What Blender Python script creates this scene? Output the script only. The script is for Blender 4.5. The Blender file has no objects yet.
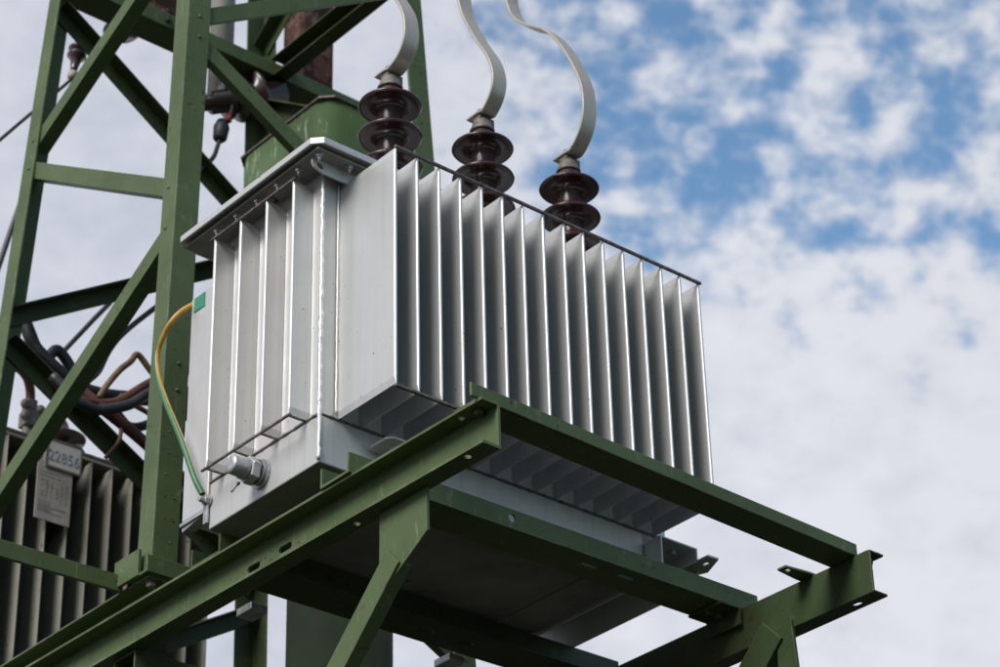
import bpy, bmesh, math, random
from mathutils import Vector, Matrix
random.seed(7)
OZ = 4.7                      # height of the tank's weld seam above the ground
scene = bpy.context.scene
COL = scene.collection
R = math.radians

# ------------------------------------------------------------------ materials
def new_mat(name):
    m = bpy.data.materials.new(name); m.use_nodes = True
    nt = m.node_tree
    b = nt.nodes['Principled BSDF']
    return m, nt, b

def lk(nt, a, ao, b, bi): nt.links.new(a.outputs[ao], b.inputs[bi])

def noise(nt, co, scale, detail=4, rough=.55, dist=0.0):
    n = nt.nodes.new('ShaderNodeTexNoise')
    n.inputs['Scale'].default_value = scale; n.inputs['Detail'].default_value = detail
    n.inputs['Roughness'].default_value = rough; n.inputs['Distortion'].default_value = dist
    nt.links.new(co, n.inputs['Vector'])
    return n

def ramp(nt, src, p0, p1, c0=(0,0,0,1), c1=(1,1,1,1)):
    r = nt.nodes.new('ShaderNodeValToRGB')
    r.color_ramp.elements[0].position = p0; r.color_ramp.elements[1].position = p1
    r.color_ramp.elements[0].color = c0; r.color_ramp.elements[1].color = c1
    nt.links.new(src, r.inputs['Fac'])
    return r

def mix(nt, fac, a, b):
    m = nt.nodes.new('ShaderNodeMix'); m.data_type = 'RGBA'
    if isinstance(fac, float): m.inputs[0].default_value = fac
    else: nt.links.new(fac, m.inputs[0])
    for s, i in ((a, 6), (b, 7)):
        if isinstance(s, tuple): m.inputs[i].default_value = s
        else: nt.links.new(s, m.inputs[i])
    return m.outputs[2]

def coords(nt, stretch=None):
    g = nt.nodes.new('ShaderNodeNewGeometry')
    if stretch is None: return g.outputs['Position']
    mp = nt.nodes.new('ShaderNodeMapping'); mp.inputs['Scale'].default_value = stretch
    nt.links.new(g.outputs['Position'], mp.inputs['Vector'])
    return mp.outputs['Vector']

def c4(*c): return (c[0], c[1], c[2], 1.0)

def bump(nt, b, src, strength, dist=.002):
    bp = nt.nodes.new('ShaderNodeBump'); bp.inputs['Strength'].default_value = strength
    bp.inputs['Distance'].default_value = dist
    nt.links.new(src, bp.inputs['Height']); nt.links.new(bp.outputs['Normal'], b.inputs['Normal'])

def painted(name, ca, cb, worn, rust=(.09, .035, .018), rough=.5, rust_at=.70, chalk=.66, streak=(22, 22, 3), rust_scale=26, edge=True):
    """old oil paint: two tones, chalky streaks down the steel, small rust chips"""
    m, nt, b = new_mat(name)
    co = coords(nt); cs = coords(nt, streak)
    n1 = noise(nt, co, 5, 5, .6)
    base = mix(nt, ramp(nt, n1.outputs['Fac'], .35, .68).outputs['Color'], c4(*ca), c4(*cb))
    n2 = noise(nt, cs, 3.2, 6, .65, .4)
    base = mix(nt, ramp(nt, n2.outputs['Fac'], chalk, chalk + .14).outputs['Color'], base, c4(*worn))
    n3 = noise(nt, co, rust_scale, 5, .62, .2)
    n4 = noise(nt, co, 3.1, 3, .5)
    mul = nt.nodes.new('ShaderNodeMath'); mul.operation = 'MULTIPLY_ADD'
    nt.links.new(n4.outputs['Fac'], mul.inputs[0]); mul.inputs[1].default_value = .28
    nt.links.new(n3.outputs['Fac'], mul.inputs[2])
    rs = ramp(nt, mul.outputs[0], rust_at + .09, rust_at + .12)
    base = mix(nt, rs.outputs['Color'], base, c4(*rust))
    if edge:
        bv = nt.nodes.new('ShaderNodeBevel'); bv.samples = 3; bv.inputs['Radius'].default_value = .005
        gn = nt.nodes.new('ShaderNodeNewGeometry')
        dp = nt.nodes.new('ShaderNodeVectorMath'); dp.operation = 'DOT_PRODUCT'
        nt.links.new(bv.outputs['Normal'], dp.inputs[0]); nt.links.new(gn.outputs['True Normal'], dp.inputs[1])
        n6 = noise(nt, co, 22, 5, .65)
        sm = nt.nodes.new('ShaderNodeMath'); sm.operation = 'MULTIPLY_ADD'
        nt.links.new(n6.outputs['Fac'], sm.inputs[0]); sm.inputs[1].default_value = -.55; nt.links.new(dp.outputs['Value'], sm.inputs[2])
        em = ramp(nt, sm.outputs[0], .56, .66, (1,1,1,1), (0,0,0,1))
        n7 = noise(nt, co, 9, 3, .5)
        ec = mix(nt, ramp(nt, n7.outputs['Fac'], .48, .58).outputs['Color'], c4(*worn), c4(*rust))
        base = mix(nt, em.outputs['Color'], base, ec)
    nt.links.new(base, b.inputs['Base Color'])
    b.inputs['Roughness'].default_value = rough
    b.inputs['Specular IOR Level'].default_value = .28
    n5 = noise(nt, co, 160, 3, .6)
    add = nt.nodes.new('ShaderNodeMath'); add.operation = 'MULTIPLY_ADD'
    nt.links.new(rs.outputs['Color'], add.inputs[0]); add.inputs[1].default_value = -.8
    nt.links.new(n5.outputs['Fac'], add.inputs[2])
    bump(nt, b, add.outputs[0], .25, .0012)
    return m

def silver(name, c, metal=.55, rough=.42, dirt=(.16, .14, .12), dirt_at=.70, streaks=0.10):
    m, nt, b = new_mat(name)
    co = coords(nt); cs = coords(nt, (40, 40, 1.6))
    n1 = noise(nt, co, 4, 4, .6)
    d = tuple(v * .90 for v in c)
    base = mix(nt, ramp(nt, n1.outputs['Fac'], .35, .7).outputs['Color'], c4(*c), c4(*d))
    n2 = noise(nt, cs, 1.5, 5, .6)
    f = ramp(nt, n2.outputs['Fac'], .5, .75, (0,0,0,1), (streaks,)*3 + (1,))
    base = mix(nt, f.outputs['Color'], base, c4(c[0]*.6, c[1]*.58, c[2]*.55))
    n3 = noise(nt, co, 70, 4, .6)
    f2 = ramp(nt, n3.outputs['Fac'], dirt_at, dirt_at + .04)
    base = mix(nt, f2.outputs['Color'], base, c4(*dirt))
    nt.links.new(base, b.inputs['Base Color'])
    b.inputs['Metallic'].default_value = metal
    rr = ramp(nt, n1.outputs['Fac'], .3, .7, (rough*.9,)*3 + (1,), (rough*1.12,)*3 + (1,))
    nt.links.new(rr.outputs['Color'], b.inputs['Roughness'])
    n4 = noise(nt, co, 220, 2, .5); n5 = noise(nt, co, 7, 2, .5)
    mx = nt.nodes.new('ShaderNodeMath'); mx.operation = 'MULTIPLY_ADD'
    nt.links.new(n5.outputs['Fac'], mx.inputs[0]); mx.inputs[1].default_value = 5.0; nt.links.new(n4.outputs['Fac'], mx.inputs[2])
    bump(nt, b, mx.outputs[0], .10, .0009)
    return m

def plain(name, c, rough=.5, metal=0.0, var=.25, scale=18, coat=0.0, bumpy=.1):
    m, nt, b = new_mat(name)
    n = noise(nt, coords(nt), scale, 5, .6)
    a = tuple(v * (1 - var) for v in c); d = tuple(min(1, v * (1 + var)) for v in c)
    nt.links.new(mix(nt, ramp(nt, n.outputs['Fac'], .35, .68).outputs['Color'], c4(*a), c4(*d)), b.inputs['Base Color'])
    b.inputs['Roughness'].default_value = rough; b.inputs['Metallic'].default_value = metal
    b.inputs['Coat Weight'].default_value = coat; b.inputs['Coat Roughness'].default_value = .12
    if bumpy: bump(nt, b, n.outputs['Fac'], bumpy, .001)
    return m

M = {}
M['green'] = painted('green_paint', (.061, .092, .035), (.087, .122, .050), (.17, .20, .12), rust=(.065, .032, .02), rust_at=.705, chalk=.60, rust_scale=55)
M['green_dark'] = painted('green_paint_darker', (.031, .049, .018), (.050, .072, .028), (.10, .125, .07), rust=(.05, .026, .017), rust_at=.675, rust_scale=50)  # deeper green tone with more rust chips
M['green_hood'] = painted('green_paint_scuffed', (.062, .105, .040), (.084, .130, .054), (.34, .38, .30), chalk=.58, streak=(10, 10, 3), rust_at=.74, rough=.45, edge=False)
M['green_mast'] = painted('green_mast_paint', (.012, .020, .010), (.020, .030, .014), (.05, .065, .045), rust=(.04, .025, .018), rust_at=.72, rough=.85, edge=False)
M['silver'] = silver('silver_paint', (.61, .605, .595), streaks=.22, dirt_at=.685)
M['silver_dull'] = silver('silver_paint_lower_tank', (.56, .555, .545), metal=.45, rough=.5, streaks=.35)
M['bottom'] = painted('shade_grey_bottom', (.17, .165, .145), (.26, .25, .23), (.27, .26, .24), rust=(.03, .026, .02), rough=.8, rust_at=.74, chalk=.60, streak=(4, 14, 14), rust_scale=24, edge=False)  # underside shade put into the grey, plus dark smudges
M['weld'] = plain('bright_weld', (.66, .655, .65), .45, .5, .1, 120, 0, .5)
M['raw_edge'] = plain('bare_steel_edge', (.16, .135, .12), .55, .5, .5, 60)
M['galv'] = plain('galvanised_steel', (.42, .42, .43), .45, .7, .2, 30)
M['porcelain'] = plain('brown_glazed_porcelain', (.036, .0115, .012), .26, 0, .25, 8, .35, 0.03)
M['porcelain_old'] = plain('dull_brown_porcelain', (.035, .018, .015), .3, 0, .3, 14, .3, 0)
M['cap'] = plain('grey_zinc_fitting', (.17, .15, .135), .6, .35, .3, 70, 0, .4)
M['alu'] = silver('aluminium_bar', (.50, .455, .40), metal=.5, rough=.45, dirt=(.22, .19, .16), dirt_at=.66, streaks=.4)
M['old_grey'] = painted('weathered_grey_paint', (.185, .178, .145), (.24, .23, .19), (.26, .245, .21), rough=.6, rust_at=.73)
M['plate'] = plain('aged_plate', (.33, .30, .27), .6, .1, .15, 30)
M['white_plate'] = plain('white_plate', (.50, .475, .46), .5, 0, .1, 30)
M['ink_blue'] = plain('blue_ink', (.22, .28, .34), .6, 0, .2, 90, 0, 0)
M['ink_grey'] = plain('grey_ink', (.20, .185, .17), .6, 0, .3, 90, 0, 0)
M['rubber'] = plain('black_rubber', (.022, .022, .025), .5, 0, .4, 40)
M['red_brown'] = plain('red_brown_insulation', (.085, .028, .02), .5, 0, .3, 40)
M['tan'] = plain('faded_tan_insulation', (.14, .082, .04), .55, 0, .3, 40)
M['yellow'] = plain('yellow_insulation', (.50, .27, .05), .45, 0, .12, 40, 0, 0)
M['cable_green'] = plain('green_insulation', (.03, .135, .05), .45, 0, .12, 40, 0, 0)
M['label_green'] = plain('green_label', (.02, .22, .12), .45, 0, .1, 40, 0, 0)
M['rust'] = painted('rusty_steel', (.13, .055, .035), (.085, .035, .022), (.24, .20, .18), rust=(.035, .015, .01), rough=.8, rust_at=.55, chalk=.54, streak=(5, 5, 4), rust_scale=12)
M['pipe'] = plain('pale_grey_pipe', (.46, .43, .41), .5, .1, .15, 9)
M['red'] = plain('red_seal', (.22, .02, .02), .5, 0, .1, 9, 0, 0)
M['wire'] = plain('dark_wire', (.03, .03, .033), .5, .3, .2, 40)

# ------------------------------------------------------------------ mesh builder (transformer axes, metres)
class MB:
    def __init__(s): s.v = []; s.f = []; s.mi = []; s.sm = []
    def add(s, vs, fs, mi=0, smooth=False):
        o = len(s.v); s.v += [Vector(p) for p in vs]
        for f in fs: s.f.append([i + o for i in f]); s.mi.append(mi); s.sm.append(smooth)
        return s
    def box(s, a, b, mi=0):
        x0, y0, z0 = a; x1, y1, z1 = b
        return s.add([(x0,y0,z0),(x1,y0,z0),(x1,y1,z0),(x0,y1,z0),(x0,y0,z1),(x1,y0,z1),(x1,y1,z1),(x0,y1,z1)],
                     [(0,3,2,1),(4,5,6,7),(0,1,5,4),(1,2,6,5),(2,3,7,6),(3,0,4,7)], mi)
    def loft(s, rings, mi=0, cap=True, smooth=False):
        n = len(rings[0]); vs = [p for r in rings for p in r]; fs = []
        for k in range(len(rings) - 1):
            for i in range(n):
                j = (i + 1) % n
                fs.append((k*n+i, k*n+j, (k+1)*n+j, (k+1)*n+i))
        s.add(vs, fs, mi, smooth)
        if cap:
            s.add(rings[0], [tuple(range(n))[::-1]], mi); s.add(rings[-1], [tuple(range(n))], mi)
        return s
    def prism(s, poly, axis, a, b, mi=0):
        """poly in the two other axes (cyclic order x,y,z without axis)"""
        def P(u, v, w):
            return {'x': (w, u, v), 'y': (u, w, v), 'z': (u, v, w)}[axis]
        return s.loft([[P(u, v, a) for u, v in poly], [P(u, v, b) for u, v in poly]], mi)
    def beam(s, A, B, prof, U, V, mi=0):
        A = Vector(A); B = Vector(B); w = (B - A).normalized()
        U = Vector(U); U = (U - w * U.dot(w)).normalized()
        V = Vector(V); V = (V - w * V.dot(w)); V = (V - U * V.dot(U)).normalized()
        return s.loft([[A + U*p + V*q for p, q in prof], [B + U*p + V*q for p, q in prof]], mi)
    def tube(s, pts, r, n=10, mi=0, stripe=None, twist=0.0):
        pts = [Vector(p) for p in pts]; rings = []
        up = None
        for i, p in enumerate(pts):
            t = (pts[min(i+1, len(pts)-1)] - pts[max(i-1, 0)]).normalized()
            if up is None:
                up = Vector((0, 0, 1)) if abs(t.z) < .9 else Vector((1, 0, 0))
            up = (up - t * up.dot(t)).normalized(); sd = t.cross(up)
            rr = r[i] if isinstance(r, (list, tuple)) else r
            rings.append([p + (up * math.cos(2*math.pi*k/n + twist*i) + sd * math.sin(2*math.pi*k/n + twist*i)) * rr for k in range(n)])
        if stripe is None:
            return s.loft(rings, mi, True, True)
        for k in range(len(rings) - 1):
            for i in range(n):
                j = (i + 1) % n
                s.add([rings[k][i], rings[k][j], rings[k+1][j], rings[k+1][i]], [(0,1,2,3)], stripe(i, n), True)
        return s
    def lathe(s, prof, c, axis=(0,0,1), n=40, mi=0, smooth=True):
        """prof: (radius, height) pairs from c along axis"""
        a = Vector(axis).normalized(); c = Vector(c)
        u = a.orthogonal().normalized(); w = a.cross(u)
        rings = [[c + a*h + (u*math.cos(2*math.pi*k/n) + w*math.sin(2*math.pi*k/n))*max(r, 1e-4) for k in range(n)] for r, h in prof]
        return s.loft(rings, mi, True, smooth)
    def ribbon(s, pts, side, width, th, mi=0):
        """flat bar along pts; side = width direction"""
        pts = [Vector(p) for p in pts]; sd = Vector(side).normalized(); rings = []
        for i, p in enumerate(pts):
            t = (pts[min(i+1, len(pts)-1)] - pts[max(i-1, 0)]).normalized()
            nn = t.cross(sd).normalized()
            h, k = sd * width/2, nn * th/2
            rings.append([p - h - k, p + h - k, p + h + k, p - h + k])
        return s.loft(rings, mi)
    def hexbolt(s, c, axis, r=.011, h=.009, mi=0, washer=True):
        if washer: s.lathe([(r*1.35, 0), (r*1.35, .002)], c, axis, 16, mi, False)
        s.lathe([(r, .002), (r, .002 + h*.85), (r*.86, .002 + h)], c, axis, 6, mi, False)
        return s
    def build(s, name, mats, parent=None, bevel=0.0, seg=2, cut=None):
        if not isinstance(mats, (list, tuple)): mats = [mats]
        base = parent_loc(parent)
        me = bpy.data.meshes.new(name)
        me.from_pydata([tuple(p + Vector((0,0,OZ)) - base) for p in s.v], [], s.f)
        for m in mats: me.materials.append(m)
        for p, i, q in zip(me.polygons, s.mi, s.sm): p.material_index = i; p.use_smooth = q
        bm = bmesh.new(); bm.from_mesh(me)
        bmesh.ops.remove_doubles(bm, verts=bm.verts, dist=1e-6)
        bmesh.ops.recalc_face_normals(bm, faces=bm.faces); bm.to_mesh(me); bm.free()
        o = bpy.data.objects.new(name, me); COL.objects.link(o)
        if cut:
            for cmb in cut:
                cm = bpy.data.meshes.new('cutter')
                cm.from_pydata([tuple(p + Vector((0,0,OZ)) - base) for p in cmb.v], [], cmb.f)
                bm = bmesh.new(); bm.from_mesh(cm); bmesh.ops.remove_doubles(bm, verts=bm.verts, dist=1e-6)
                bmesh.ops.recalc_face_normals(bm, faces=bm.faces); bm.to_mesh(cm); bm.free()
                co = bpy.data.objects.new('cutter', cm); COL.objects.link(co)
                md = o.modifiers.new('hole', 'BOOLEAN'); md.operation = 'DIFFERENCE'; md.object = co; md.solver = 'EXACT'
                dg = bpy.context.evaluated_depsgraph_get()
                nm = bpy.data.meshes.new_from_object(o.evaluated_get(dg))
                o.modifiers.clear(); old = o.data; o.data = nm; nm.name = name
                bpy.data.meshes.remove(old)
                bpy.data.objects.remove(co); bpy.data.meshes.remove(cm)
        if parent is not None: o.parent = parent
        if bevel:
            md = o.modifiers.new('rounded_edges', 'BEVEL'); md.width = bevel; md.segments = seg
            md.limit_method = 'ANGLE'; md.angle_limit = R(40); md.harden_normals = False
        return o

def parent_loc(p):
    v = Vector((0,0,0))
    while p is not None: v += Vector(p.location); p = p.parent
    return v

def tag(o, label, cat, group=None):
    o['label'] = label; o['category'] = cat
    if group: o['group'] = group
    return o

def thing(name, loc, label, cat, group=None):
    o = bpy.data.objects.new(name, None); COL.objects.link(o)
    o.empty_display_size = .1
    o.location = (loc[0], loc[1], loc[2] + OZ)
    return tag(o, label, cat, group)

def smooth_path(pts, n=6):
    """Catmull-Rom through pts"""
    P = [Vector(p) for p in pts]; P = [P[0]*2 - P[1]] + P + [P[-1]*2 - P[-2]]; out = []
    for i in range(1, len(P) - 2):
        for k in range(n):
            t = k / n; a, b, c, d = P[i-1], P[i], P[i+1], P[i+2]
            out.append(.5*((2*b) + (c-a)*t + (2*a-5*b+4*c-d)*t*t + (3*b-a-3*c+d)*t**3))
    out.append(P[-2]); return out

def chan(h, b, t=.007):     # U: web along v in [0,h] at u=0, flanges towards +u
    return [(0,0),(b,0),(b,t),(t,t),(t,h-t),(b,h-t),(b,h),(0,h)]
def ang(a, b=None, t=.007): # L with its corner at the origin
    b = b or a
    return [(0,0),(a,0),(a,t),(t,t),(t,b),(0,b)]
def slot(c, axis, dirv, length, wid, depth=.04):
    """stadium-shaped cutter"""
    a = Vector(axis).normalized(); d = Vector(dirv).normalized(); e = a.cross(d); c = Vector(c); ring = []
    h = max(length/2 - wid/2, 0)
    for k in range(24):
        th = 2*math.pi*(k+.5)/24; cs = math.cos(th)
        ring.append(d*(cs*wid/2 + (h if cs > 0 else -h)) + e*(math.sin(th)*wid/2))
    m = MB(); m.loft([[c + q - a*depth for q in ring], [c + q + a*depth for q in ring]]); return m

# ------------------------------------------------------------------ ground
m, nt, b = new_mat('meadow_grass')
n1 = noise(nt, coords(nt), .6, 6, .6); n2 = noise(nt, coords(nt), 30, 4, .6)
g1 = mix(nt, n1.outputs['Fac'], (.018, .024, .010, 1), (.032, .028, .016, 1))
nt.links.new(mix(nt, ramp(nt, n2.outputs['Fac'], .4, .7).outputs['Color'], g1, (.012, .016, .008, 1)), b.inputs['Base Color'])
b.inputs['Roughness'].default_value = .9; bump(nt, b, n2.outputs['Fac'], .6, .05)
gm = MB(); NG = 24; S_ = 900.0
vs = []; fs = []
for i in range(NG + 1):
    for j in range(NG + 1):
        u = (i/NG*2 - 1); v = (j/NG*2 - 1)
        x = S_*u*abs(u)**1.5; y = S_*v*abs(v)**1.5
        d = math.hypot(x, y)
        vs.append((x, y, -OZ + (0 if d < 12 else .5*math.sin(x*.02 + 1)*math.cos(y*.017)*min(1, (d-12)/60))))
for i in range(NG):
    for j in range(NG):
        a = i*(NG+1) + j; fs.append((a, a+NG+1, a+NG+2, a+1))
gm.add(vs, fs, 0, True)
go = gm.build('ground', m); go['kind'] = 'structure'

# ------------------------------------------------------------------ main transformer
L_, W_, HB, H = 1.172, .477, .137, .700
A0, D_, PC = .0596, .235, .07212
E0, EB, EQ = .0593, .0534, .11996
T = thing('power_transformer', (L_/2, W_/2, -.150),
          'new silver oil-filled transformer with ribbed sides resting on the green steel platform', 'transformer')

tk = MB()
tk.box((0, 0, -HB), (1.094, W_, 0)); tk.box((.002, .002, 0), (L_-.002, W_-.002, .745))
tank = tk.build('tank', M['silver_dull'], T, .004)
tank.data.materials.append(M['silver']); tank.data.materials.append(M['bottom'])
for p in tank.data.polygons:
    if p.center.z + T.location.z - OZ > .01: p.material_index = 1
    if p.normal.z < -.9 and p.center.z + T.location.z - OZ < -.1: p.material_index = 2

def bead(A, B, r, seed, step=.012, n=7):
    rnd = random.Random(seed); A = Vector(A); B = Vector(B); k = max(2, int((B-A).length/step)); pts = []; rr = []
    for i in range(k + 1):
        pts.append(A.lerp(B, i/k) + Vector((rnd.uniform(-1,1), rnd.uniform(-1,1), rnd.uniform(-1,1)))*r*.18)
        rr.append(r*rnd.uniform(.78, 1.2))
    return MB().tube(pts, rr, n)
bead((0, 0, -HB+.006), (0, 0, .705), .0062, 1, .009).build('corner_weld', M['weld'], T)
w = bead((0, 0, -.001), (L_, 0, -.001), .0045, 2); bead_b = bead((0, 0, -.001), (0, W_, -.001), .0045, 3)
w.build('seam_weld', M['cap'], T); bead_b.build('seam_weld', M['cap'], T)

def fin_mesh(root, out, width_dir, depth, hw=.0052):
    """pressed hollow fin: rounded nose, flared root, pinched at top and bottom"""
    root = Vector(root); o = Vector(out); w = Vector(width_dir)
    prof = [(-.0015, .0085), (.004, .0065), (.012, .0054), (depth*.5, hw), (depth-.006, hw)]
    nose = [(depth - .006 + .006*math.sin(a), hw*math.cos(a)) for a in (R(30), R(60))] + [(depth, 0)]
    side = prof + nose[:-1]
    ring = [(d, h) for d, h in side] + [nose[-1]] + [(d, -h) for d, h in reversed(side)]
    def lvl(z, k): return [root + o*d + w*(h*k) + Vector((0,0,z)) for d, h in ring]
    mb = MB()
    mb.loft([lvl(0, .36), lvl(.003, .40), lvl(.020, 1), lvl(H*.5, 1), lvl(H-.019, 1), lvl(H-.003, .40), lvl(H, .36)], 0, True, False)
    return mb
fin0 = None; rv0 = random.Random(3)
for k in range(16):
    if fin0 is None:
        fin0 = fin_mesh((A0, 0, 0), (0,-1,0), (1,0,0), D_).build('radiator_fin', M['silver'], T, .0008, 1)
    else:
        c = fin0.copy(); COL.objects.link(c); c.parent = T; c.location.x += PC*k + rv0.uniform(-.0013, .0013)
efin = None
for k in range(4):
    if efin is None:
        efin = fin_mesh((0, EB, 0), (-1,0,0), (0,1,0), E0, .0056).build('end_fin', M['silver'], T, .0008, 1)
    else:
        c = efin.copy(); COL.objects.link(c); c.parent = T; c.location.y += EQ*k
    # matching fins on the far end
    q = fin_mesh((L_, EB + EQ*k, 0), (1,0,0), (0,1,0), E0, .0056).build('end_fin', M['silver'], T, .0008, 1)
x0, x1 = A0 - .004, A0 + 15*PC + .010
for z in (H + .003, -.004):
    MB().box((x0, -D_-.003, z-.004), (x1, -D_+.006, z+.004)).build('fin_rail', M['raw_edge'], T, .0015)
    MB().box((-E0-.003, EB-.012, z-.003), (-E0+.004, EB+3*EQ+.018, z+.003)).build('fin_rail', M['raw_edge'], T, .001)
# closing strips under the end fins
for k in range(4):
    bead((-E0, EB+EQ*k, -.003), (0, EB+EQ*k, -.003), .0028, 40+k).build('fin_weld', M['raw_edge'], T)
# bright welds at the fin roots next to the corner
for k in range(4):
    bead((-.004, EB+EQ*k+.013, .01), (-.004, EB+EQ*k+.013, H), .0022, 60+k).build('fin_weld', M['weld'], T)
bead((A0-.012, -.004, .01), (A0-.012, -.004, H), .0024, 70).build('fin_weld', M['weld'], T)

# flange and cover
ov = .078
fl = MB().box((-.074, -.076, .726), (L_+.074, W_+.06, .734))
fl.build('flange', M['bottom'], T, .002)  # darkened grey stands in for the shade under the cover
def cham(x0, y0, x1, y1, c): return [(x0+c,y0),(x1-c,y0),(x1,y0+c),(x1,y1-c),(x1-c,y1),(x0+c,y1),(x0,y1-c),(x0,y0+c)]
cv = MB()
o8 = cham(-.092, -.094, L_+.092, .560, .026); i8 = cham(-.086, -.088, L_+.086, .554, .023)
z0, z1, zt = .737, .757, .756
n8 = 8
vs = [(x,y,z0) for x,y in o8] + [(x,y,z1) for x,y in o8] + [(x,y,z0) for x,y in i8] + [(x,y,zt-.012) for x,y in i8]
fs = [tuple(range(8, 16)), tuple(range(31, 23, -1))]
for i in range(8):
    j = (i+1) % 8
    fs += [(i, j, 8+j, 8+i), (i, 16+i, 16+j, j), (16+i, 24+i, 24+j, 16+j)]
cv.add(vs, fs)
cover = cv.build('cover', M['silver'], T, .002)
fb = None
for (x, y) in [(-.056,-.058),(.040,-.060)] + [(-.058, .030+.094*i) for i in range(5)] + [(.15+.11*i, -.06) for i in range(9)]:
    if fb is None:
        bl = MB().hexbolt((x, y, .726), (0,0,-1), .0085, .008); bl.lathe([(.004,0),(.004,.02)], (x,y,.725), (0,0,-1), 10)
        fb = bl.build('flange_bolt', M['galv'], T); fx, fy = x, y
    else:
        c = fb.copy(); COL.objects.link(c); c.parent = T; c.location = (x-fx, y-fy, 0)
# lifting lug with a hole at the near corner
lp = [(-.055, .700), (-.062, .712), (-.062, .728), (.20, .728), (.20, .690), (.02, .690), (-.03, .692)]
MB().prism(lp, 'y', -.036, -.028).build('lifting_lug', M['silver'], T, .0015, cut=[slot((-.035, -.03, .711), (0,1,0), (1,0,0), .022, .022)])

# bushings
def shed_profile():
    p = [(.036, 0), (.036, .03)]
    z = .055
    for k in range(4):
        R_ = .090 if k else .092
        p += [(.036, z-.020), (.040, z-.006), (.062, z-.003), (R_-.010, z-.007), (R_-.003, z-.008), (R_, z-.004), (R_-.002, z+.001), (R_-.022, z+.008), (.052, z+.018), (.040, z+.027), (.036, z+.040)]
        z += .104
    p += [(.034, z-.055), (.030, z-.048), (.012, z-.047)]
    return p
bushing_x = (.317, .656, .990)
BZ = .765
for x in bushing_x:
    bz = 1.147 - .055 - 3*.104
    o = MB().lathe([(r, h + bz) for r, h in shed_profile()], (x, .12, 0), n=56).build('bushing', M['porcelain'], T)
    MB().lathe([(.060, BZ-.004), (.060, bz+.006), (.050, bz+.014)], (x, .12, 0), n=40).build('mounting_ring', M['galv'], o)
    zc = bz + 4*.104
    MB().lathe([(.036, zc+.004), (.037, zc+.012), (.033, zc+.018), (.028, zc+.036), (.024, zc+.044), (.020, zc+.048)], (x, .12, 0), n=28) \
        .build('terminal_cap', M['cap'], o)
    cl = MB()
    cl.box((x-.020, .104, zc+.046), (x+.020, .136, zc+.060)); cl.box((x+.012, .100, zc+.020), (x+.030, .122, zc+.052))
    cl.lathe([(.009, zc+.058), (.009, zc+.083)], (x, .12, 0), n=10)
    cl.hexbolt((x, .125, zc+.076), (0,0,1), .011, .012)
    cl.build('terminal_clamp', M['cap'], o, .002)

# drain valve on the end wall
V = MB()
vc = (0, .243, -.073)
V.lathe([(.040, 0), (.040, .008)], vc, (-1,0,0), 28)
V.lathe([(.031, .008), (.031, .020)], vc, (-1,0,0), 28)
vo = V.build('drain_valve', M['galv'], T)
MB().lathe([(.034, .020), (.034, .024)], vc, (-1,0,0), 28).build('gasket', M['rubber'], vo)
MB().lathe([(.036, .024), (.038, .028), (.038, .046), (.034, .050)], vc, (-1,0,0), 6, 0, False).build('hex_nut', M['galv'], vo, .0015)
MB().lathe([(.029, .050), (.029, .062), (.026, .066), (.025, .092), (.023, .097), (.010, .098)], vc, (-1,0,0), 28).build('valve_cap', M['galv'], vo)
MB().tube(smooth_path([(-.055,.262,-.106),(-.060,.275,-.118),(-.056,.292,-.120),(-.050,.305,-.108)], 4), .0016, 6).build('seal_wire', M['wire'], vo)
MB().box((-.060,.258,-.112), (-.054,.268,-.104)).build('lead_seal', M['red'], vo, .002)

# low-voltage terminal box behind the end wall, with its green sticker
TB = MB().box((-.002, .482, -.070), (.30, .602, .620)).build('terminal_box', M['silver_box'] if 'silver_box' in M else M['silver'], T, .004)
MB().box((-.0045, .535, .568), (-.0022, .585, .612)).build('label_sticker', M['label_green'], TB)
br = MB()
br.box((-.006, .478, -.082), (.04, .606, -.072)); br.beam((.0, .604, -.085), (.0, .500, -.068), ang(.012, .012, .003), (0,0,-1), (1,0,0))
br.build('earthing_bracket', M['galv'], T, .001)
eb = MB(); eb.hexbolt((-.003, .478, -.055), (-1,0,0), .013, .014); eb.lathe([(.008,0),(.008,.03)], (-.003,.478,-.055), (-1,0,0), 10)
eb.box((-.010, .472, -.120), (-.004, .490, -.045)); eb.build('earthing_bolt', M['galv'], T, .001)

# lugs and undercarriage
lug = MB().prism([(.150,-.012),(.150,-.075),(.165,-.090),(.255,-.090),(.270,-.075),(.270,-.0)], 'z', -.056, -.049)
lug.build('jacking_lug', M['silver_dull'], T, .001, cut=[slot((.205,-.045,-.05), (0,0,1), (1,0,0), .040, .026)])
uc = MB().beam((1.098, -.066, -.034), (1.098, W_+.125, -.034), [(0,0),(.115,0),(.115,.006),(.006,.006),(.006,.133),(.115,.133),(.115,.139),(0,.139)], (0,0,-1), (1,0,0))
UC = uc.build('undercarriage', M['silver_dull'], T, .002)
for x in (1.135, 1.185): MB().hexbolt((x, -.02, -.040), (0,0,-1), .010, .010).build('bolt', M['galv'], UC)
MB().box((1.2372, -.06, -.100), (1.2425, .10, -.060)).build('side_plate', M['silver_dull'], UC)
MB().prism([(1.190,-.150),(1.228,-.152),(1.262,-.075),(1.2450,-.030),(1.190,-.030)], 'z', -.104, -.098).build('jacking_lug', M['silver_dull'], T, .001, cut=[slot((1.222,-.110,-.10), (0,0,1), (0,1,0), .022, .015)])
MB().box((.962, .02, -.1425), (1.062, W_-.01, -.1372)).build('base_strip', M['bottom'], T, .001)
for xa in (.10,):
    MB().box((xa, -.02, -.1495), (xa+.06, W_+.09, -.1372)).build('skid', M['silver_dull'], T, .002)

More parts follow.
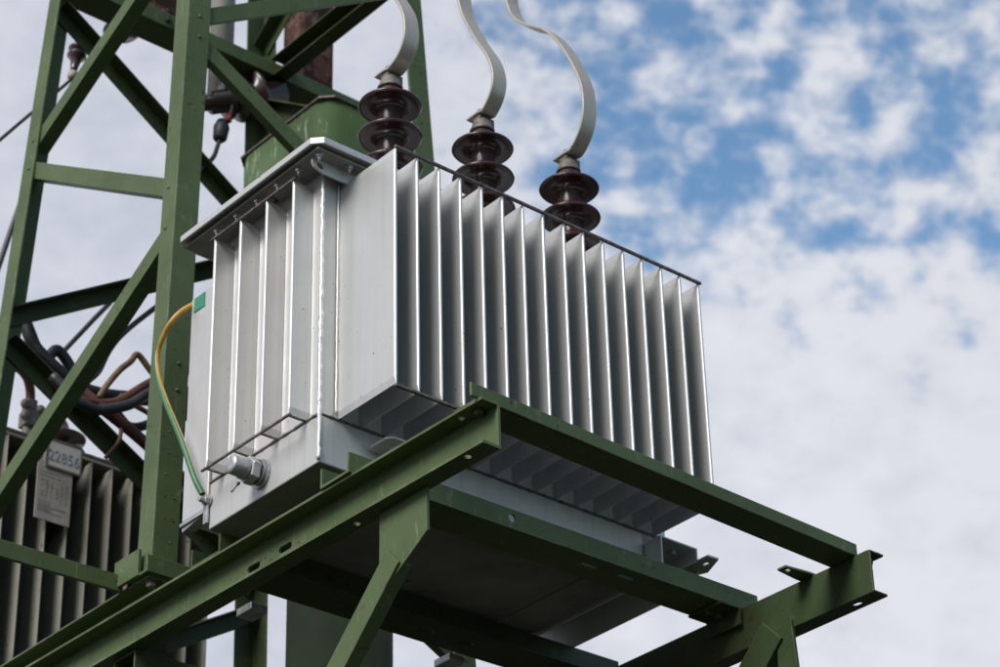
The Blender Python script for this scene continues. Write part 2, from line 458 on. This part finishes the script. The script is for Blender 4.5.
# ------------------------------------------------------------------ conductor bars
P1 = [(.20,1.2408),(.160,1.2408),(.120,1.2408),(.094,1.243),(.054,1.262),(.028,1.303),(.024,1.355),(.038,1.415),(.082,1.500),(.128,1.580),(.18,1.67),(.24,1.78),(.32,1.90)]
P2 = [(.160,1.2408),(.110,1.2408),(.086,1.246),(.050,1.288),(.040,1.345),(.062,1.420),(.118,1.522),(.172,1.640),(.192,1.729),(.190,1.80),(.19,1.92),(.22,2.05)]
P3 = [(.160,1.2408),(.110,1.2408),(.079,1.248),(.038,1.292),(.018,1.355),(.022,1.442),(.053,1.534),(.111,1.653),(.177,1.746),(.259,1.815),(.319,1.880),(.350,1.962),(.353,2.036),(.355,2.2)]
P1 = P1[1:]
labs = ['short curved aluminium bar on the bushing nearest the tower leg', 'S-curved aluminium bar rising from the middle brown bushing',
        'twice-kinked aluminium bar rising from the right-hand brown bushing']
for x, P, lb in zip(bushing_x, (P1, P2, P3), labs):
    dz = 1.147 - .055 - 3*.104 + 4*.104 + .060 + .0035
    path = smooth_path([(x, y, z - 1.2408 + dz if z < 1.2409 else z + (dz-1.2408)*.7) for y, z in P], 6)
    o = MB().ribbon(path, (1,0,0), .053, .008).build('conductor_bar', M['alu'], None, .0012, 1)
    tag(o, lb, 'conductor', 'aluminium conductor bars on the bushings')

# ------------------------------------------------------------------ steel platform
PL = thing('steel_platform', (.7, .3, -.325), 'green cantilevered steel beam platform carrying the silver transformer', 'platform')
ZT = -.205; ZB = -.325
def bx(y): return .082 - .018*(y + .59)/1.5
# cantilever near: web on +X, flanges to -X
ca = MB().beam((.082, -.592, ZB), (.060, 1.62, ZB), chan(.12, .055), (-1,0,0), (0,0,1))
holes = [slot((.080, .362, -.268), (1,0,0), (0,1,0), .056, .020), slot((.080, .228, -.264), (1,0,0), (0,1,0), .056, .020),
         slot((.054, -.085, ZB), (0,0,1), (1,0,0), .018, .018, .012), slot((.046, -.515, ZB), (0,0,1), (1,0,0), .018, .018, .012),
         slot((.050, -.49, ZT), (0,0,1), (1,0,0), .020, .020, .012)]
A_ = ca.build('cantilever_beam', M['green'], PL, .0025, cut=holes)
MB().hexbolt((.057, -.545, ZT-.007), (0,0,-1), .013, .012).build('bolt', M['green_dark'], A_)
cb = MB().beam((1.340, -.585, ZB), (1.322, 1.62, ZB), chan(.12, .055), (1,0,0), (0,0,1))
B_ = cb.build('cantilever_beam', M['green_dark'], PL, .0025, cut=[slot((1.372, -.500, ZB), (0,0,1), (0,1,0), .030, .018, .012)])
MB().hexbolt((1.372, -.552, ZT-.007), (0,0,-1), .012, .014).build('bolt', M['green_dark'], B_)
# transverse channels lying on their webs
holes = [slot((.530, -.105, -.174), (0,1,0), (1,0,0), .024, .024, .03), slot((.832, -.060, ZT), (0,0,1), (1,0,0), .062, .019),
         slot((.961, -.066, ZT), (0,0,1), (1,0,0), .062, .019)]
MB().beam((.014, .012, ZT+.001), (1.405, .000, ZT+.001), chan(.118, .055), (0,0,1), (0,-1,0)).build('support_beam', M['green'], PL, .002, cut=holes)
holes = [slot((.743, .512, ZT), (0,0,1), (1,0,0), .062, .022), slot((.886, .513, ZT), (0,0,1), (1,0,0), .062, .022)]
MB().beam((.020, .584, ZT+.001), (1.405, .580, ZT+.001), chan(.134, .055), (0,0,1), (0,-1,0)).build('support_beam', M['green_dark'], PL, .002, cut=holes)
# front rail
fr = MB().beam((.006, -.580, ZT+.001), (1.352, -.534, ZT+.001), [(0,0),(.007,0),(.007,.036),(0,.036)], (0,1,0), (0,0,1))
fr.beam((.032, -.5717, ZT+.001), (1.352, -.5264, ZT+.001), [(0,0),(.084,0),(.084,.0068),(0,.0068)], (0,1,0), (0,0,1))
FR = fr.build('front_rail', M['green'], PL, .002)
MB().prism([(1.352,-.566),(1.392,-.575),(1.392,-.53),(1.352,-.462)], 'z', ZT+.001, ZT+.008).build('rail_end', M['green'], FR, .001)
# struts
gx = .062
MB().prism([(-.345,ZB-.001),(-.345,-.44),(-.170,-.541),(-.163,-.470),(-.163,ZB-.001)], 'x', gx, gx+.008).build('gusset_plate', M['green'], PL, .001)
def strut(x, y0, z0, ln, mat, wid=.068, inn=.040):
    d = Vector((0, 1, -.95)).normalized(); A = Vector((x, y0, z0)); Bp = A + d*ln
    return MB().beam(A, Bp, ang(wid, inn, .007), (0, .95, 1), (1, 0, 0)).build('strut', mat, PL, .002)
strut(gx-.0075, -.246, -.486, 1.58, M['green'])
strut(1.298, -.290, -.362, 1.66, M['green_dark'], .092, .05)
MB().prism([(-.322,-.318),(-.334,-.52),(-.30,-.56),(-.262,-.45),(-.268,-.326)], 'x', 1.3065, 1.3165).build('gusset_plate', M['green_dark'], PL, .001)
# clip angle under the right end of the front transverse beam
MB().beam((1.325, -.128, ZT-.002), (1.325, .000, ZT-.002), ang(.075, .052, .007), (-1,0,0), (0,0,-1)).build('clip_angle', M['green_dark'], PL, .001)
for x in (1.265, 1.300): MB().hexbolt((x, -.065, ZT-.010), (0,0,-1), .010, .009).build('bolt', M['green_dark'], PL)
# small drilled lug on the right cantilever
MB().prism([(1.245,-.375),(1.325,-.385),(1.37,-.385),(1.37,-.335),(1.325,-.335),(1.245,-.345)], 'z', ZT+.001, ZT+.007).build('drilled_lug', M['green'], PL, .001,
   cut=[slot((1.268, -.361, ZT+.004), (0,0,1), (1,0,0), .016, .016, .02)])
# channel across below the cantilevers, at the tower
MB().beam((.036, .962, -.3265), (1.45, .962, -.3265), chan(.105, .055), (0,0,-1), (0,-1,0)).build('cross_channel', M['green_dark'], PL, .002,
   cut=[slot((.23, .857, -.35), (0,1,0), (1,0,0), .020, .020, .03)])
for (x, y) in ((.27, .655), (.905, .600)):
    MB().box((x-.02, y-.02, -.232), (x+.035, y+.05, ZT-.004)).build('clamp_block', M['galv'], PL, .003)

# ------------------------------------------------------------------ lattice tower
X1, Y1, Y2, X4, t = .080, .870, 2.012, 1.222, .042
TW = thing('lattice_tower', ((X1+X4)/2, (Y1+Y2)/2, -.205), 'tapering green lattice tower of riveted steel angles behind the transformer', 'tower')
def leg(i, z):
    return {1: Vector((X1+t*z, Y1+t*z, z)), 2: Vector((X1+t*z, Y2-t*z, z)), 3: Vector((X4-t*z, Y2-t*z, z)), 4: Vector((X4-t*z, Y1+t*z, z))}[i]
U = {1: ((1,0,0),(0,1,0)), 2: ((1,0,0),(0,-1,0)), 3: ((-1,0,0),(0,-1,0)), 4: ((-1,0,0),(0,1,0))}
rv = random.Random(5)
for i in (1, 2, 3, 4):
    zb = -.092 if i in (1, 4) else -.092
    lg = MB().beam(leg(i, zb), leg(i, 4.2), ang(.084, .076, .009), *U[i])
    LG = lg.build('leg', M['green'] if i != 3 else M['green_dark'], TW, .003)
    if i == 1:   # rivets on the broad face near the foot
        r0 = None
        for k in range(8):
            for dx in (.030, .058):
                z = -.05 + .07*k; p = leg(1, z) + Vector((dx + rv.uniform(-.003,.003), -.0005, 0))
                if rv.random() > .75: continue
                if r0 is None:
                    r0 = MB().lathe([(.0028, 0), (.0022, .0011), (.001, .0016)], p, (0,-1,0), 10).build('rivet', M['green'], LG); q0 = p
                else:
                    c = r0.copy(); COL.objects.link(c); c.parent = LG; c.location = p - q0
def brace(i, za, j, zb, face, wid=.058, inn=.050, mat='green', flip=False, off=.0, ext=-.030):
    """angle between legs i and j lying in a tower face; face = inward normal"""
    f = Vector(face); A = leg(i, za) + f*.0100 - f*off; B = leg(j, zb) + f*.0100 - f*off
    d = (B - A).normalized(); A -= d*ext; B += d*ext
    up = Vector((0,0,1)); up = (up - d*up.dot(d)).normalized()
    if up.length < .1: up = f.cross(d)
    if flip: up = -up
    o = MB().beam(A - up*wid/2, B - up*wid/2, ang(wid, inn, .006), up, f).build('brace', M[mat], TW, .0018)
    for P, q in ((A, 1), (B, -1)):
        p = P + d*q*.024 - f*.0102
        MB().lathe([(.0070, 0), (.0062, .002), (.0035, .0035), (.001, .004)], p, -f, 14).build('rivet', M[mat], o)
    return o
IX, IY = (1,0,0), (0,1,0); JX, JY = (-1,0,0), (0,-1,0)
# face between legs 1 and 2
for (za, zb) in ((1.215, 1.845), (2.41, 1.905), (2.46, 3.05), (3.6, 3.09)): brace(1, za, 2, zb, IX)
brace(1, 1.12, 2, .47, IX)
# face between legs 1 and 4
for (za, zb) in ((1.885, 2.51), (3.15, 3.8)): brace(1, za, 4, zb, IY, .056, .014)
for (za, zb) in ((1.86, 1.23), (.58, 1.12), (.54, -.08), (3.1, 2.55)): brace(1, za, 4, zb, IY, .056, .030)
# face between legs 2 and 3 (seen from inside)
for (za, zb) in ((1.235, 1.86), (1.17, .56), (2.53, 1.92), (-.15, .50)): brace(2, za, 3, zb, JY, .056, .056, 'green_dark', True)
# face between legs 3 and 4
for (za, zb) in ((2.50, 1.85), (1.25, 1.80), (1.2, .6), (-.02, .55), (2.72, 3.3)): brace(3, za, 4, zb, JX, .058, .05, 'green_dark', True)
# horizontal channels
hb = MB().beam((.18, 1.93, 2.590), (1.56, 1.93, 2.590), chan(.12, .06), (0,0,1), (0,-1,0))
HBm = hb.build('cross_beam', M['green'], TW, .002)
MB().hexbolt((.62, 1.81, 2.620), (0,-1,0), .013, .012).build('bolt', M['green_dark'], HBm)
MB().beam((1.150, 1.83, 2.59), (1.150, 1.02, 2.59), chan(.09, .060), (-1,0,0), (0,0,1)).build('cross_beam', M['green_dark'], TW, .002)
# base channels carrying the legs
for xw, sg in ((.135, -1), (1.165, 1)):
    bc = MB().beam((xw, .872, -.2045), (xw, 3.3, -.2045), chan(.112, .060), (sg,0,0), (0,0,1))
    BC = bc.build('base_channel', M['green'], TW, .002)
    if sg < 0:
        MB().hexbolt((.100, .895, -.100), (0,0,-1), .015, .016).build('bolt', M['cap'], BC)
MB().beam((.060, .858, -.091), (.20, .858, -.091), ang(.050, .075, .007), (0,0,1), (0,1,0)).build('foot_plate', M['green'], TW, .0015)
MB().prism([(.056,.90),(.056,1.02),(.067,1.02),(.067,.90)], 'z', -.090, -.010).build('foot_plate', M['green'], TW, .0015)
for y in (2.42, 2.82):
    MB().beam((0, y, -.0915), (1.3, y, -.0915), chan(.10, .05), (0,0,1), (0,-1,0)).build('cross_beam', M['green_dark'], TW, .002)
# lower legs down to the ground
for (x, y, sx, sy) in ((.150, 1.00, -1, -1), (1.15, 1.00, 1, -1), (.150, 1.90, -1, 1), (1.15, 1.90, 1, 1)):
    MB().beam((x, y, -.2065), (x + sx*.20, y + sy*.20, -OZ), ang(.08, .08, .009), (-sx,0,0), (0,-sy,0)).build('lower_leg', M['green_dark'], TW, .002)

# side angle running off to the left at platform height
o = MB().beam((-1.2, 1.0, -.104), (.075, 1.0, -.100), ang(.050, .012, .007), (0,0,1), (0,1,0)).build('steel_angle', M['green'], None, .002)
tag(o, 'light green horizontal steel angle running left past the old transformer fins', 'steel angle')

# ------------------------------------------------------------------ steel mast and housing behind
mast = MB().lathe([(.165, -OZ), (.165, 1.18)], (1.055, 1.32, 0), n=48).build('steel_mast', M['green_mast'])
tag(mast, 'thick round dark green steel mast under the transformer', 'mast')
HD = thing('metal_housing', (1.05, 1.4, 1.18), 'scuffed green sheet metal housing with rounded corner behind the transformer cover', 'housing')
def rrect(x0, y0, x1, y1, r, n=8):
    out = []
    for cx, cy, a0 in ((x1-r, y0+r, -90), (x1-r, y1-r, 0), (x0+r, y1-r, 90), (x0+r, y0+r, 180)):
        for k in range(n+1):
            a = R(a0 + 90*k/n); out.append((cx + r*math.cos(a), cy + r*math.sin(a)))
    return out
hx0, hy0, hx1, hy1, hz = .860, 1.165, 1.30, 1.690, 2.035
hb_ = MB().loft([[(x,y,1.18) for x,y in rrect(hx0,hy0,hx1,hy1,.075)], [(x,y,hz) for x,y in rrect(hx0,hy0,hx1,hy1,.075)]], 0, True, False)
ho = hb_.build('body', M['green_hood'], HD)
for p in ho.data.polygons: p.use_smooth = abs(p.normal.z) < .5
ld = cham(hx0-.007, hy0-.007, hx1+.007, hy1+.007, .040)
MB().loft([[(x,y,hz-.005) for x,y in ld], [(x,y,hz+.004) for x,y in ld]]).build('lid', M['raw_edge'], HD, .002)

# rusty pole bolted to the back of the tower
RP = MB().beam((1.36, 2.0, 2.56), (1.36, 2.0, 4.6), [(0,0),(.145,0),(.145,.14),(0,.14)], (1,0,0), (0,1,0)).build('rusty_column', M['rust'], None, .006)
tag(RP, 'rust-brown steel column bolted behind the tower above the green housing', 'column')
rp = MB().box((.55, 1.935, 2.655), (.80, 1.945, 2.98)).build('rusty_plate', M['rust'], None, .002)
tag(rp, 'rusty steel plate bolted behind the upper green cross beam', 'plate')
# pale pipe and cable fitting
pp = MB().lathe([(.047, 2.62), (.047, 4.4)], (1.045, 2.1, 0), n=28).build('conduit_pipe', M['pipe'])
tag(pp, 'pale grey vertical pipe behind the broad tower leg', 'pipe')
AR = thing('surge_arrester', (.98, 1.9, 2.44), 'dark brown surge arrester hanging beside the pale pipe with a drop lead', 'arrester')
ax = Vector((1.0, -.25, .45)).normalized()
prof = [(.02, -.16), (.03, -.15), (.03, -.12), (.045, -.118), (.045, -.06), (.070, -.055), (.074, -.045), (.055, -.035), (.052, -.01), (.085, -.004), (.090, .008), (.075, .02), (.06, .05), (.10, .056), (.104, .07), (.09, .085), (.06, .10), (.06, .18)]
MB().lathe(prof, (1.0, 1.9, 2.49), ax, 32).build('insulator_body', M['porcelain_old'], AR)
MB().lathe([(.018, -.03), (.026, -.02), (.03, .03), (.02, .06)], (.925, 1.9, 2.30), (.1, 0, 1), 16).build('boot', M['rubber'], AR)
MB().tube(smooth_path([(.965,1.88,2.45),(.95,1.88,2.38),(.935,1.89,2.33),(.916,1.9,2.248),(.90,1.9,2.19),(.865,1.9,2.134),(.80,1.92,2.02)], 5), .009, 8).build('drop_lead', M['wire'], AR)
MB().lathe([(.010, 0), (.010, .03)], (.940, 1.87, 2.375), (0,0,-1), 12).build('red_marker', M['red'], AR)

# string insulators hanging at the top of the tower, with the line they hold
I1 = thing('string_insulator', (.55, 2.3, 2.70), 'dark ribbed insulator with pale tip hanging at the upper left of tower', 'insulator', 'insulators at the tower top')
axd = Vector((-.02, 0, -.16)).normalized()
pr = [(.012, -.10)]
for k in (1, 2): pr += [(.020, .032*k-.012), (.036, .032*k), (.037, .032*k+.006), (.022, .032*k+.016)]
pr += [(.014, .13), (.014, .15)]
MB().lathe(pr, (.545, 2.3, 2.775), axd, 24).build('insulator_body', M['porcelain_old'], I1)
MB().lathe([(.010, .145), (.018, .15), (.018, .175), (.008, .185)], (.545, 2.3, 2.775), axd, 16).build('end_fitting', M['plate'], I1)
I2 = MB().lathe([(.02, .12), (.03, .08), (.04, .05), (.066, .03), (.070, .018), (.06, .008), (.03, 0), (.02, -.02)], (.690, 2.25, 2.845), (0,0,1), 32).build('disc_insulator', M['porcelain_old'])
tag(I2, 'dark disc insulator half hidden behind the upper tower brace', 'insulator', 'insulators at the tower top')
o = MB().tube(smooth_path([(-.9, 2.3, .55), (-.3, 2.3, 1.34), (.183, 2.3, 2.090), (.253, 2.3, 2.203), (.525, 2.3, 2.598)], 8), .0065, 6).build('overhead_wire', M['wire'])
tag(o, 'thin dark wire running off left from the pale insulator tip', 'wire')
o = MB().tube(smooth_path([(.60,3.0,1.80), (.640,3.0,2.06), (.70,3.0,2.35), (.78,3.0,2.70)], 6), .012, 8).build('hanging_cable', M['rubber'])
tag(o, 'dark cable slanting behind the left tower leg at frame edge', 'cable')

# ------------------------------------------------------------------ old transformer behind
OT = thing('old_transformer', (.68, 2.62, -.04), 'weathered grey old transformer with number plate behind the left tower legs', 'transformer')
FY, TZ, BZ2 = 2.262, 1.035, .10
MB().box((.06, 2.42, -.035), (1.24, 2.85, 1.05)).build('tank', M['old_grey'], OT, .004)
f0 = None; Hs = H
def old_fin(x):
    prof = [(0, .012), (.02, .008), (.14, .007), (.152, .004), (.156, 0)]
    ring = prof + [(d, -h) for d, h in reversed(prof[:-1])]
    def lvl(z, k, s=1): return [Vector((x + h*k, 2.42 - d*s, z)) for d, h in ring]
    return MB().loft([lvl(BZ2, .3), lvl(BZ2+.03, 1), lvl(TZ-.06, 1), lvl(TZ-.005, .3), lvl(TZ, .3)])
for k in range(14):
    if f0 is None: f0 = old_fin(.125).build('radiator_fin', M['old_grey'], OT, .001, 1)
    else:
        c = f0.copy(); COL.objects.link(c); c.parent = OT; c.location.x += .082*k
MB().box((.10, 2.262, TZ+.012), (1.215, 2.270, TZ+.022)).build('fin_rail', M['raw_edge'], OT)
MB().box((.02, 2.30, 1.052), (1.28, 2.89, 1.075)).build('cover', M['old_grey'], OT, .004)
# number plate in a frame
pf = MB()
px0, px1, pz0, pz1, py = .513, .640, .958, 1.055, 2.245
pf.box((px0-.006, py, pz0-.008), (px1+.006, py+.006, pz0)); pf.box((px0-.006, py, pz1), (px1+.006, py+.006, pz1+.005))
pf.box((px0-.006, py, pz0), (px0, py+.006, pz1)); pf.box((px1, py, pz0), (px1+.006, py+.006, pz1))
NPo = MB().box((px0, py+.002, pz0), (px1, py+.006, pz1)).build('number_plate', M['white_plate'], OT)
pf.build('plate_frame', M['cap'], NPo)
tc = bpy.data.curves.new('plate_number', 'FONT'); tc.body = '22856'; tc.size = .058; tc.extrude = .0006; tc.space_character = 1.08
to = bpy.data.objects.new('plate_number', tc); COL.objects.link(to)
bpy.context.view_layer.update()
me = bpy.data.meshes.new_from_object(to.evaluated_get(bpy.context.evaluated_depsgraph_get()))
bpy.data.objects.remove(to); bpy.data.curves.remove(tc)
xs = [v.co.x for v in me.vertices]; sc_ = (px1 - px0 - .006) / (max(xs) - min(xs))
mn = min(xs)
NPb = parent_loc(NPo)
for v in me.vertices:
    v.co = Vector((px0 + .002 + (v.co.x - mn)*sc_, py + .0012 - v.co.z, pz0 + .022 + v.co.y)) + Vector((0,0,OZ)) - NPb
me.materials.clear(); me.materials.append(M['ink_blue'])
to = bpy.data.objects.new('plate_number', me); COL.objects.link(to); to.parent = NPo
# data plate with a worn printed wiring diagram
dx0, dx1, dz0, dz1, dy = .481, .617, .752, .972, 2.250
DP = MB().box((dx0, dy, dz0), (dx1, dy+.004, dz1)).build('data_plate', M['plate'], OT, .0008)
dg = MB(); rd = random.Random(11)
def mark(u0, v0, u1, v1): dg.box((dx0 + u0*(dx1-dx0), dy-.0006, dz0 + v0*(dz1-dz0)), (dx0 + u1*(dx1-dx0), dy+.001, dz0 + v1*(dz1-dz0)))
for v in (.80, .74): mark(.08, v, rd.uniform(.4,.9), v+.006)
for k in range(6):
    u = .10 + .14*k
    for q in range(7):
        if rd.random() < .75: mark(u + rd.uniform(0,.02), .36+.05*q, u + rd.uniform(.05,.11), .375+.05*q)
for u in (.30, .42, .60, .72): mark(u, .40, u+.02, .68)
for v in (.30, .26, .235, .21, .185, .16, .135): mark(.07, v, rd.uniform(.35,.93), v+.007)
dg.build('plate_print', M['ink_grey'], DP)
# old bushings
def old_bushing(x, y, z, s=1.0, n=3):
    p = [(.03*s, 0)]
    for k in range(n): p += [(.03*s, .055*k+.02), (.085*s, .055*k+.03), (.088*s, .055*k+.038), (.05*s, .055*k+.052), (.032*s, .055*k+.06)]
    p += [(.022*s, .055*n+.04), (.012*s, .055*n+.06)]
    return MB().lathe(p, (x, y, z), n=32).build('bushing', M['porcelain_old'], OT)
old_bushing(.705, 2.5, 1.075, 1.0, 3); old_bushing(1.0, 2.55, 1.075, 1.0, 3)
# low voltage terminals with clamp blocks
tb_ = MB()
tb_.lathe([(.022, 1.075), (.022, 1.16), (.030, 1.165), (.030, 1.20), (.018, 1.205), (.018, 1.23)], (.568, 2.5, 0), n=16)
tb_.box((.545, 2.47, 1.225), (.625, 2.53, 1.285)); tb_.box((.548, 2.475, 1.285), (.588, 2.52, 1.33))
for (x, z) in ((.538, 1.30), (.540, 1.255), (.600, 1.295)):
    tb_.lathe([(.004,-.018),(.014,-.013),(.018,0),(.014,.013),(.004,.018)], (x, 2.475, z), n=14)
tb_.build('low_voltage_terminal', M['cap'], OT, .004)

# ------------------------------------------------------------------ cables inside the tower
def cable(pts, r, mat, label, n=6, name='cable', group='cables looped inside the tower'):
    o = MB().tube(smooth_path(pts, n), r, 12).build(name, M[mat]); tag(o, label, 'cable', group); return o
cable([(.262,2.03,1.330),(.284,2.02,1.272),(.306,2.02,1.235),(.336,2.01,1.202),(.385,2.0,1.165),(.456,2.0,1.132),(.553,2.0,1.132),(.66,2.0,1.155),(.80,2.0,1.20),(.98,2.0,1.30)], .024, 'rubber', 'thickest black cable sagging between the tower legs')
cable([(.35,2.04,1.17),(.372,2.02,1.235),(.397,2.02,1.252),(.439,2.02,1.215),(.473,2.02,1.160),(.53,2.02,1.09)], .019, 'rubber', 'black cable bent in a tight hump behind the crossed braces')
cable([(.568,2.495,1.325),(.555,2.48,1.365),(.52,2.45,1.39),(.46,2.42,1.395),(.36,2.4,1.37),(.2,2.4,1.30)], .017, 'red_brown', 'red-brown cable leaving the old terminal clamp behind the left leg')
cable([(.225,2.02,1.245),(.281,2.0,1.167),(.35,1.95,1.08),(.402,1.9,1.018),(.497,1.9,1.032),(.572,1.9,1.068),(.685,1.9,1.175),(.80,1.9,1.26)], .017, 'red_brown', 'red-brown cable dipping under the thick black cable')
cable([(.30,1.88,1.06),(.374,1.85,.985),(.44,1.85,.972),(.488,1.85,.985),(.581,1.85,1.036),(.655,1.85,1.105),(.78,1.85,1.2)], .018, 'rubber', 'lower black cable curving up behind the broad tower leg')
cable([(.43,1.92,1.07),(.497,1.9,1.022),(.577,1.9,.990),(.681,1.9,.943),(.85,1.9,.85)], .020, 'red_brown', 'straight red-brown cable descending right behind the tower leg')
cable([(.62,2.1,1.19),(.688,2.1,1.141),(.738,2.1,1.112),(.809,2.1,1.145),(.90,2.1,1.22)], .017, 'rubber', 'short grey-black cable loop beside the broad tower leg')
cable([(.49,1.9,1.05),(.519,1.9,1.110),(.565,1.9,1.184),(.605,1.9,1.232),(.622,1.9,1.262),(.640,1.9,1.262),(.681,1.9,1.225),(.75,1.9,1.17)], .011, 'tan', 'tan cable arching to a peak left of the broad leg')
cable([(.57,1.9,1.09),(.611,1.9,1.074),(.683,1.9,1.060),(.76,1.9,1.03)], .009, 'tan', 'short tan cable end below the sagging black cable')
cable([(.575,1.9,1.00),(.583,1.9,.962),(.574,1.9,.911),(.56,1.95,.87)], .007, 'tan', 'thin tan lead hanging over the old transformer rail')
o = MB().ribbon(smooth_path([(.43,1.9,1.075),(.453,1.9,1.106),(.489,1.9,1.157),(.522,1.9,1.246),(.575,1.9,1.335),(.688,1.9,1.472),(.78,1.9,1.57)], 6), (.5,0,-.86), .020, .004).build('flat_strap', M['rubber'])
tag(o, 'dark flat strap curving up from the cables to the broad leg', 'strap')
o = MB().tube([(.56,2.3,1.42),(.579,2.3,1.451),(.690,2.3,1.622),(.75,2.3,1.71)], .009, 8).build('stay_rod', M['wire'])
tag(o, 'short straight dark rod slanting under the rising tower brace', 'rod')
# yellow and green earthing cable on the new transformer
o = MB().tube(smooth_path([(.004,.606,.606),(-.025,.612,.578),(-.045,.628,.548),(-.05,.66,.517),(-.05,.690,.467),(-.05,.676,.387),(-.05,.626,.282),(-.045,.555,.146),(-.035,.500,.015),(-.022,.478,-.040)], 8), 0.0085, 16, 0,
              stripe=lambda i, n: 1 if i % n < n*.5 else 0, twist=-.035).build('earthing_cable', [M['yellow'], M['cable_green']])
tag(o, 'yellow and green striped earthing cable bowing out beside the silver transformer', 'cable')

# ------------------------------------------------------------------ sky, sun, camera
SUN_EL, SUN_AZ = R(40), math.atan2(-.27, -.96)     # direction towards the sun in the XY plane
wd = bpy.data.worlds.new('World'); scene.world = wd; wd.use_nodes = True
nt = wd.node_tree; bg = nt.nodes['Background']; out = nt.nodes['World Output']
sky = nt.nodes.new('ShaderNodeTexSky'); sky.sky_type = 'NISHITA'; sky.sun_disc = False
sky.sun_elevation = SUN_EL; sky.sun_rotation = math.pi/2 - SUN_AZ
sky.altitude = 200; sky.air_density = 1.0; sky.dust_density = .6; sky.ozone_density = 1.6
tcn = nt.nodes.new('ShaderNodeTexCoord'); dirv = tcn.outputs['Generated']
def vdot(v, c):
    n = nt.nodes.new('ShaderNodeVectorMath'); n.operation = 'DOT_PRODUCT'
    nt.links.new(v, n.inputs[0]); n.inputs[1].default_value = c; return n.outputs['Value']
def maprange(src, a, b, c=0.0, d=1.0):
    n = nt.nodes.new('ShaderNodeMapRange'); n.interpolation_type = 'SMOOTHSTEP'
    nt.links.new(src, n.inputs['Value'])
    for k, v in zip(('From Min','From Max','To Min','To Max'), (a, b, c, d)): n.inputs[k].default_value = v
    return n.outputs['Result']
def math2(op, a, b):
    n = nt.nodes.new('ShaderNodeMath'); n.operation = op
    for s, i in ((a, 0), (b, 1)):
        if isinstance(s, (int, float)): n.inputs[i].default_value = s
        else: nt.links.new(s, n.inputs[i])
    return n.outputs[0]
EAST = (.7647, -.6440, -.0226); HIGH = (-.3137, -.4027, .8599)   # fixed compass directions across the cloud bank
ea = vdot(dirv, EAST); hi = vdot(dirv, HIGH)
opening = math2('MULTIPLY', maprange(ea, -.12, .06), maprange(hi, -.085, .085))
cx = nt.nodes.new('ShaderNodeCombineXYZ')
nt.links.new(math2('MULTIPLY', ea, .80), cx.inputs['X']); nt.links.new(hi, cx.inputs['Y']); nt.links.new(vdot(dirv, (.563, .650, .510)), cx.inputs['Z'])
mp = nt.nodes.new('ShaderNodeMapping'); nt.links.new(cx.outputs['Vector'], mp.inputs['Vector'])
mp.inputs['Location'].default_value = (2.3, .9, .4); mp.inputs['Rotation'].default_value = (0, 0, R(14))
n1 = noise(nt, mp.outputs['Vector'], 52, 9, .55, .12); n2 = noise(nt, mp.outputs['Vector'], 9, 3, .5)
dens = math2('ADD', math2('MULTIPLY', n1.outputs['Fac'], .78), math2('MULTIPLY', n2.outputs['Fac'], .22))
thr = math2('ADD', .22, math2('MULTIPLY', opening, .305))
dl = math2('SUBTRACT', dens, thr)
cov = maprange(dl, -.12, .12, 0.0, .97)
n3 = noise(nt, mp.outputs['Vector'], 7, 5, .55)
whit = math2('ADD', math2('MULTIPLY', maprange(ea, -.12, .16), .65), math2('ADD', math2('MULTIPLY', n3.outputs['Fac'], .45), math2('MULTIPLY', math2('SUBTRACT', n1.outputs['Fac'], .5), 1.6)))
ccol = mix(nt, whit, (3.75, 3.95, 4.55, 1), (5.25, 5.35, 5.75, 1))
# unseen darker cloud, added to dim the fin faces
dim_cloud = maprange(vdot(dirv, (.30, -.93, .2)), -.35, .55)
ccol = mix(nt, dim_cloud, ccol, (2.75, 2.7, 2.65, 1))
skym = nt.nodes.new('ShaderNodeMix'); skym.data_type = 'RGBA'; skym.blend_type = 'MULTIPLY'; skym.inputs[0].default_value = 1
nt.links.new(sky.outputs['Color'], skym.inputs[6]); skym.inputs[7].default_value = (1.08, 1.28, 1.27, 1)
fin = mix(nt, cov, skym.outputs[2], ccol)
nt.links.new(fin, bg.inputs['Color']); bg.inputs['Strength'].default_value = .15

sl = bpy.data.lights.new('sun', 'SUN'); sl.energy = 3.9; sl.angle = R(28); sl.color = (1, .98, .945)
so = bpy.data.objects.new('sun', sl); COL.objects.link(so); so.location = (-20, -20, 40)
sd = Vector((math.cos(SUN_AZ)*math.cos(SUN_EL), math.sin(SUN_AZ)*math.cos(SUN_EL), math.sin(SUN_EL)))
so.rotation_euler = sd.to_track_quat('Z', 'Y').to_euler()

cam = bpy.data.cameras.new('camera'); co = bpy.data.objects.new('camera', cam); COL.objects.link(co)
cam.sensor_width = 36; cam.sensor_fit = 'HORIZONTAL'; cam.lens = 2545.771/1000*36
cam.clip_start = .1; cam.clip_end = 5000
Mx = Matrix(((0.764709640, -0.313726534, -0.562845297), (-0.643979608, -0.402680597, -0.650491046), (-0.022570579, 0.859897667, -0.509967225)))
co.matrix_world = Matrix.Translation((-3.282237, -4.486915, -3.069189 + OZ)) @ Mx.to_4x4()
cam.dof.use_dof = True; cam.dof.focus_distance = 6.2; cam.dof.aperture_fstop = 5.6
scene.camera = co
scene.view_settings.view_transform = 'Standard'; scene.view_settings.look = 'None'
scene.view_settings.exposure = 0; scene.view_settings.gamma = 1; scene.view_settings.use_curve_mapping = False
